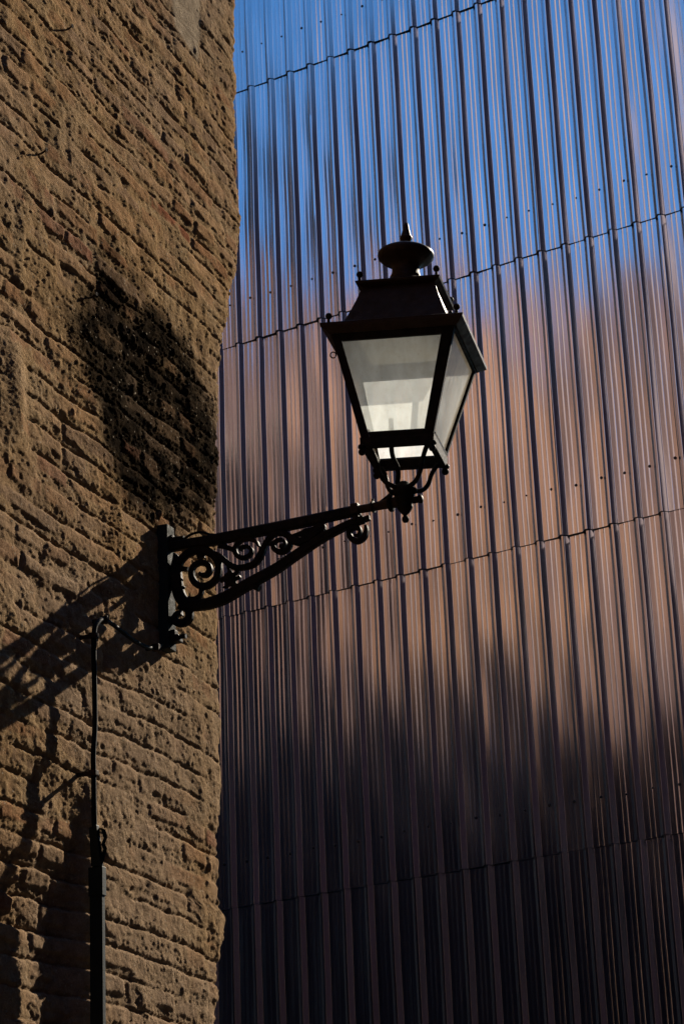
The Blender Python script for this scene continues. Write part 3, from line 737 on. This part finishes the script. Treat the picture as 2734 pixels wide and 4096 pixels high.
# small ring handle on the left side
bm = bmesh.new(); c = L3(-.2015, -.19, 4.965)
pts = [c+Vector((math.cos(a)*.010-.008, 0, math.sin(a)*.011)) for a in np.linspace(-.6, 5.4, 12)]
tube(bm, pts, [.0022]*12, 8, 2); link('latch_ring', bm_mesh(bm, True), M_IRON, lamp)
# cornice with sloping fascia
AC = .2447; ZC = 5.062
bm = bmesh.new(); ring_frustum(bm, [(AT-.004, ZT-.004),(AT+.004, ZT-.006),(AC, ZC-.010),(AC+.0015, ZC+.001),(AC-.004, ZC+.004),(.150, ZC+.016),(.150, ZC-.002)])
cor = link('cornice', bm_mesh(bm), M_RUST, lamp)
# roof, slightly hollow
A2 = .1485; Z2 = 5.252
bm = bmesh.new()
lv = [(.186, ZC+.012),(.176,ZC+.030),(.158, ZC+.075),(.142, ZC+.120),(.130, ZC+.160),(.122, Z2-.012),(.118, Z2-.012),(.126,ZC+.158),(.138,ZC+.118),(.154,ZC+.073),(.172,ZC+.028),(.181,ZC+.012)]
ring_frustum(bm, lv); rf = link('roof', bm_mesh(bm), M_RUST, lamp)
for sx, sy in ((-1,-1),(1,-1),(1,1),(-1,1)):
    bm = bmesh.new()
    for (a0,z0),(a1,z1) in zip(lv[:5], lv[1:6]):
        for ax in (0,1):
            w = .016
            def q(a, z, o):
                p = [(sx*(a+o),sy*(a+o)), ((sx*(a+o),sy*(a-w)) if ax else (sx*(a-w),sy*(a+o)))]
                return [(p[0][0],p[0][1],z),(p[1][0],p[1][1],z)]
            b0 = q(a0,z0,.0018); b1 = q(a1,z1,.0018)
            vs = [bm.verts.new(L3(*p)) for p in (b0[0],b0[1],b1[1],b1[0])]; bm.faces.new(vs)
    bmesh.ops.remove_doubles(bm, verts=bm.verts, dist=.0002)
    link('hip_strap', bm_mesh(bm), M_RUST, rf)
bm = bmesh.new(); ring_frustum(bm, [(.121, Z2-.0115),(.127, Z2-.014),(A2-.003, Z2-.006),(A2, Z2+.001),(A2-.004, Z2+.004),(.05, Z2+.008),(.05, Z2-.004)])
link('upper_cornice', bm_mesh(bm), M_RUST, lamp)
# ceiling reflector inside
bm = bmesh.new(); frustum(bm, .166, ZC-.0015, .150, ZC+.006); link('reflector', bm_mesh(bm), M_REFL, lamp)
# balls
for nme, a, z, r in (('cornice_ball', AC-.024, ZC+.034, .0118), ('upper_ball', A2-.014, Z2+.030, .0118)):
    for sx, sy in ((-1,-1),(1,-1),(1,1),(-1,1)):
        bm = bmesh.new(); c = L3(sx*a, sy*a, z); ball(bm, c, r, 16)
        lathe(bm, [(.011,0),(.011,.004),(.005,.007),(.0055,.012),(.0045,.02)], L3(sx*a, sy*a, z-.031), UPL, 12)
        link(nme, bm_mesh(bm, True), M_IRON, lamp)
# small bolt on the roof side
bm = bmesh.new(); ball(bm, L3(-.163,-.02,5.155), .0075, 12); tube(bm, [L3(-.163,-.02,5.155), L3(-.140,-.02,5.148)], [.004,.004], 8, 2); link('bolt', bm_mesh(bm, True), M_IRON, rf)
bm = bmesh.new(); ball(bm, L3(.163,-.02,5.165), .0075, 12); tube(bm, [L3(.163,-.02,5.165), L3(.140,-.02,5.155)], [.004,.004], 8, 2); link('bolt', bm_mesh(bm, True), M_IRON, rf)
# chimney and finial
bm = bmesh.new()
lathe(bm, [(.094,5.252),(.092,5.266),(.083,5.283),(.068,5.299),(.057,5.308),(.054,5.313),(.056,5.318),(.052,5.325),(.048,5.338),(.048,5.354),(.054,5.365),(.072,5.375),(.089,5.386),(.0978,5.395),(.0995,5.402),(.098,5.410),(.085,5.420),(.055,5.430),(.022,5.436),(.015,5.440)],
      L3(0,0,0+4.5391)-UPL*4.5391, UPL, 40)
link('chimney_cap', bm_mesh(bm, True), M_RUST, lamp)
bm = bmesh.new()
lathe(bm, [(.017,5.439),(.012,5.447),(.011,5.453),(.019,5.462),(.022,5.470),(.0215,5.475),(.018,5.477),(.0175,5.481),(.012,5.503),(.0085,5.522),(.0065,5.529),(.002,5.532)], L3(0,0,4.5391)-UPL*4.5391, UPL, 24)
link('finial', bm_mesh(bm, True), M_RUST, lamp)
# hub below the lantern
bm = bmesh.new()
HB = W3(0,.8884,0)
lathe(bm, [(.003,4.4145),(.009,4.417),(.0125,4.425),(.011,4.434),(.007,4.438),(.008,4.443),(.017,4.452),(.026,4.466),(.028,4.474),(.024,4.479),(.030,4.484),(.033,4.492),(.033,4.502),(.029,4.506),(.033,4.510),(.037,4.518),(.037,4.536),(.031,4.544),(.026,4.547),(.024,4.553),(.018,4.557),(.013,4.562),(.004,4.564)], HB, Vector((0,0,1)), 28)
link('hub', bm_mesh(bm, True), M_IRON, lamp)
bm = bmesh.new(); lathe(bm, [(.024,-.012),(.030,-.008),(.031,0),(.025,.004)], W3(0,.842,4.494), NW, 20)
link('hub_socket', bm_mesh(bm, True), M_IRON, lamp); bm = bmesh.new()
lathe(bm, [(.012,0),(.012,.022),(.015,.023),(.015,.032),(.008,.036)], W3(0,.918,4.490), NW, 10)
link('hub_bolt', bm_mesh(bm, True), M_IRON, lamp); bm = bmesh.new()
lathe(bm, [(.012,0),(.012,.014),(.006,.018)], W3(0,.916,4.524), NW, 10)
link('hub_bolt', bm_mesh(bm, True), M_IRON, lamp)
# four curved holder arms with ball ends
for sx, sy in ((-1,-1),(1,-1),(1,1),(-1,1)):
    bm = bmesh.new()
    d = .1205
    pts = [L3(sx*d, sy*d, 4.652), L3(sx*d*.90, sy*d*.90, 4.657), L3(sx*d*.78, sy*d*.78, 4.645), L3(sx*d*.66, sy*d*.66, 4.610), L3(sx*d*.58, sy*d*.58, 4.572), L3(sx*d*.42, sy*d*.42, 4.545), L3(sx*d*.14, sy*d*.14, 4.535)]
    tube(bm, pts, [.0075,.0085,.0085,.008,.008,.008,.009], 12, 6)
    link('holder_arm', bm_mesh(bm, True), M_IRON, lamp)
    bm = bmesh.new(); ball(bm, L3(sx*d, sy*d, 4.634), .0125); lathe(bm, [(.014,-.002),(.014,.006),(.010,.010)], L3(sx*d, sy*d, 4.650), UPL, 14)
    link('holder_ball', bm_mesh(bm, True), M_IRON, lamp)

# ------------------------------------------------------------------ cables and duct
cable_root = thing('power_cable', W3(-.6, .018, 3.36), 'black cable clipped to the brick wall, bending up from the duct to the lamp bracket', 'cable')
CB = [(-.075,4.100),(-.125,4.075),(-.209,4.053),(-.306,4.049),(-.418,4.058),(-.501,4.062),(-.546,4.053),(-.587,4.019),(-.596,3.973),(-.597,3.908),(-.595,3.845),(-.593,3.761),(-.594,3.677),(-.605,3.591),(-.604,3.529),(-.603,3.447),(-.6,3.35)]
bm = bmesh.new()
hs = [.006,.010,.018,.018,.018,.018,.018]+[.018]*10
rs = [.0072]*5+[.0076]+[.0084]+[.0086]*10
tube(bm, [W3(u, h, z) for (u, z), h in zip(CB, hs)], rs, 14, 8)
link('sheath', bm_mesh(bm, True), M_CABLE, cable_root)
for u, z, v in ((-.520,4.060,0),(-.597,3.985,1),(-.604,3.53,1),(-.14,4.070,0)):
    bm = bmesh.new()
    if v: wbox(bm, u-.0125,u+.0125,-.033+.038,-.007+.038,z-.009,z+.009,.003); wbox(bm, u-.006,u+.006,-.10,.005,z-.006,z+.006,.001)
    else: wbox(bm, u-.009,u+.009,-.029+.034,-.003+.034,z-.0125,z+.0125,.003); wbox(bm, u-.006,u+.006,-.10,.005,z-.006,z+.006,.001)
    link('clip', bm_mesh(bm), M_NAIL, cable_root)
loop = link('feed_cable', (lambda bm: (tube(bm, [W3(.010,.040,4.478),W3(.010,.053,4.494),W3(.008,.075,4.509),W3(.004,.098,4.514),W3(0,.122,4.514),W3(0,.146,4.508),W3(0,.165,4.499),W3(0,.20,4.490)], [.0045]*8, 10, 6), bm_mesh(bm, True))[1])(bmesh.new()), M_CABLE, lamp)
bm = bmesh.new(); tube(bm, [W3(.006,.800,4.503),W3(.010,.832,4.525),W3(.016,.858,4.560),L3(-.022,.006,4.610),L3(-.040,.012,4.655),L3(-.048,.016,4.70),L3(-.050,.016,4.80)], [.0085]*7, 12, 6)
link('supply_tube', bm_mesh(bm, True), M_CABLE, lamp)
duct = thing('cable_duct', W3(-.57, .0, 0), 'dark metal cable duct running up the brick wall, with a torn sleeve at its top', 'duct')
bm = bmesh.new(); wbox(bm, -.583,-.560,-.010,.033,0.02,3.225,.003)
link('channel', bm_mesh(bm), M_TRUNK, duct)
bm = bmesh.new(); wbox(bm, -.5855,-.5575,-.0125,.036,3.145,3.236,.002); link('coupling', bm_mesh(bm), M_TRUNK, duct)
bm = bmesh.new(); hexa(bm, [W3(-.590,.000,3.236),W3(-.570,.000,3.236),W3(-.570,.034,3.236),W3(-.590,.034,3.236),W3(-.612,.004,3.355),W3(-.590,.004,3.355),W3(-.590,.030,3.362),W3(-.612,.030,3.362)], .002)
link('sleeve', bm_mesh(bm), M_TRUNK, duct)
bm = bmesh.new()
fl = [(-.590,.034,3.355),(-.580,.046,3.350),(-.578,.052,3.325),(-.582,.045,3.305),(-.577,.050,3.290),(-.578,.043,3.265),(-.580,.034,3.236)]
prev = None
for p in fl:
    a = bm.verts.new(W3(*p)); b_ = bm.verts.new(W3(p[0]+.004, p[1]-.016, p[2])); c_ = bm.verts.new(W3(p[0]-.002,p[1]-.003,p[2]))
    if prev:
        bm.faces.new((prev[0],a,b_,prev[1])); bm.faces.new((prev[1],b_,c_,prev[2]))
        bm.faces.new((prev[2],c_,a,prev[0]))
    prev = (a,b_,c_)
link('torn_flap', bm_mesh(bm), M_TRUNK, duct)
for z in (2.3, 1.4, .6):
    bm = bmesh.new(); wbox(bm, -.576,-.566,-.10,-.0105,z-.007,z+.007,.001); link('spacer', bm_mesh(bm), M_TRUNK, duct)

# old nails left in the wall
for (u, z), lab in zip([(-.531,5.22),(-.701,6.184),(-.889,5.599)],
    ['pair of rusty nails bent over at the top left of the black soot stain','short rusty nail high on the upper left of the brick wall','rusty nail at the far left of the wall, above the smooth mortar lump']):
    bm = bmesh.new(); tube(bm, [W3(u+.005,-.08,z), W3(u,-.02,z+.003), W3(u-.004,.004,z+.010)], [.0035,.0035,.003], 8, 3)
    lathe(bm, [(.007,0),(.007,.002)], W3(u-.004,.004,z+.010), (NW-DW*.2), 8)
    o = link('rusty_nail', bm_mesh(bm), M_NAIL, None, origin=W3(u,-.06,z)); tag(o, lab, 'nail', 'old nails in the brick wall')

# ------------------------------------------------------------------ building across the street (seen in the reflections)
opp = thing('rendered_building', W3(-2, 8, 0), 'plain brown rendered building across the street, mirrored dark in the metal ribs', 'building')
bm = bmesh.new(); wbox(bm, OPP_U0, OPP_U1, 7.6, 16, 0, OPP_TOP, .02); link('wall', bm_mesh(bm), M_PLASTER, opp)
bm = bmesh.new(); wbox(bm, OPP_U0-.3, OPP_U1+.3, 7.3, 16.3, OPP_TOP+.003, OPP_TOP+.2, .02); link('roof', bm_mesh(bm), M_TILE, opp)
for uu in np.arange(OPP_U0+1.5, OPP_U1-1, 3.2):
    for zz in (2.5, 6, 9.5, 13):
        if zz > OPP_TOP-2: continue
        bm = bmesh.new(); wbox(bm, uu-.55, uu+.55, 7.56, 7.64, zz, zz+1.8, .01); w = link('window', bm_mesh(bm), M_STONE, opp)
        bm = bmesh.new(); wbox(bm, uu-.45, uu+.45, 7.545, 7.558, zz+.1, zz+1.7); link('pane', bm_mesh(bm), M_WIN, w)

# ------------------------------------------------------------------ ground
bm = bmesh.new()
s = 400
for a in range(1): lquad(bm, [Vector((-s,-s,0)),Vector((s,-s,0)),Vector((s,s,0)),Vector((-s,s,0))])
g = link('ground', bm_mesh(bm), M_ASPH); tag(g, kind='structure')

# ------------------------------------------------------------------ light
SUN_AZ, SUN_EL = SUNV
S = Vector((math.sin(rad(SUN_AZ))*math.cos(rad(SUN_EL)), math.cos(rad(SUN_AZ))*math.cos(rad(SUN_EL)), math.sin(rad(SUN_EL))))
ld = bpy.data.lights.new('sun', 'SUN'); ld.energy = 5.0; ld.angle = rad(.53); ld.color = (1.0, .87, .70)
lo = bpy.data.objects.new('sun', ld); COL.objects.link(lo); lo.rotation_euler = S.to_track_quat('Z', 'Y').to_euler(); lo.location = (10, 20, 30)
w = bpy.data.worlds.new('World'); scene.world = w; w.use_nodes = True
nt = w.node_tree; nt.nodes.clear(); b = NB(nt)
sky = b.n('ShaderNodeTexSky', sky_type='NISHITA', sun_disc=False, sun_elevation=rad(SUN_EL), sun_rotation=rad(SUN_AZ), altitude=200, air_density=1.0, dust_density=.1, ozone_density=3.5)
skc = b.mix(1, sky.outputs[0], (.58,.98,1.20,1), 'MULTIPLY')
bg = b.n('ShaderNodeBackground', {'Color': skc, 'Strength': SKYS})
o = b.n('ShaderNodeOutputWorld', {0: bg.outputs[0]})

# ------------------------------------------------------------------ camera
cd = bpy.data.cameras.new('camera'); cam = bpy.data.objects.new('camera', cd); COL.objects.link(cam)
cd.sensor_fit = 'HORIZONTAL'; cd.sensor_width = 24; cd.lens = 85.0; cd.clip_end = 2000; cd.clip_start = .05
fwd = Vector((0, .93667219, .35020738)); up = Vector((.044456, -.34986115, .93574614)); rt = Vector((.99901134, .01556882, -.0416407))
cam.matrix_world = Matrix(((rt.x, up.x, -fwd.x, 0), (rt.y, up.y, -fwd.y, 0), (rt.z, up.z, -fwd.z, 1.6), (0,0,0,1)))
scene.camera = cam
vs = scene.view_settings; vs.view_transform = 'Standard'; vs.look = 'None'; vs.exposure = EXPO; vs.gamma = 1.0
scene.cycles.max_bounces = 10; scene.cycles.transparent_max_bounces = 12; scene.cycles.glossy_bounces = 6
try: scene.cycles.use_denoising = True
except Exception: pass
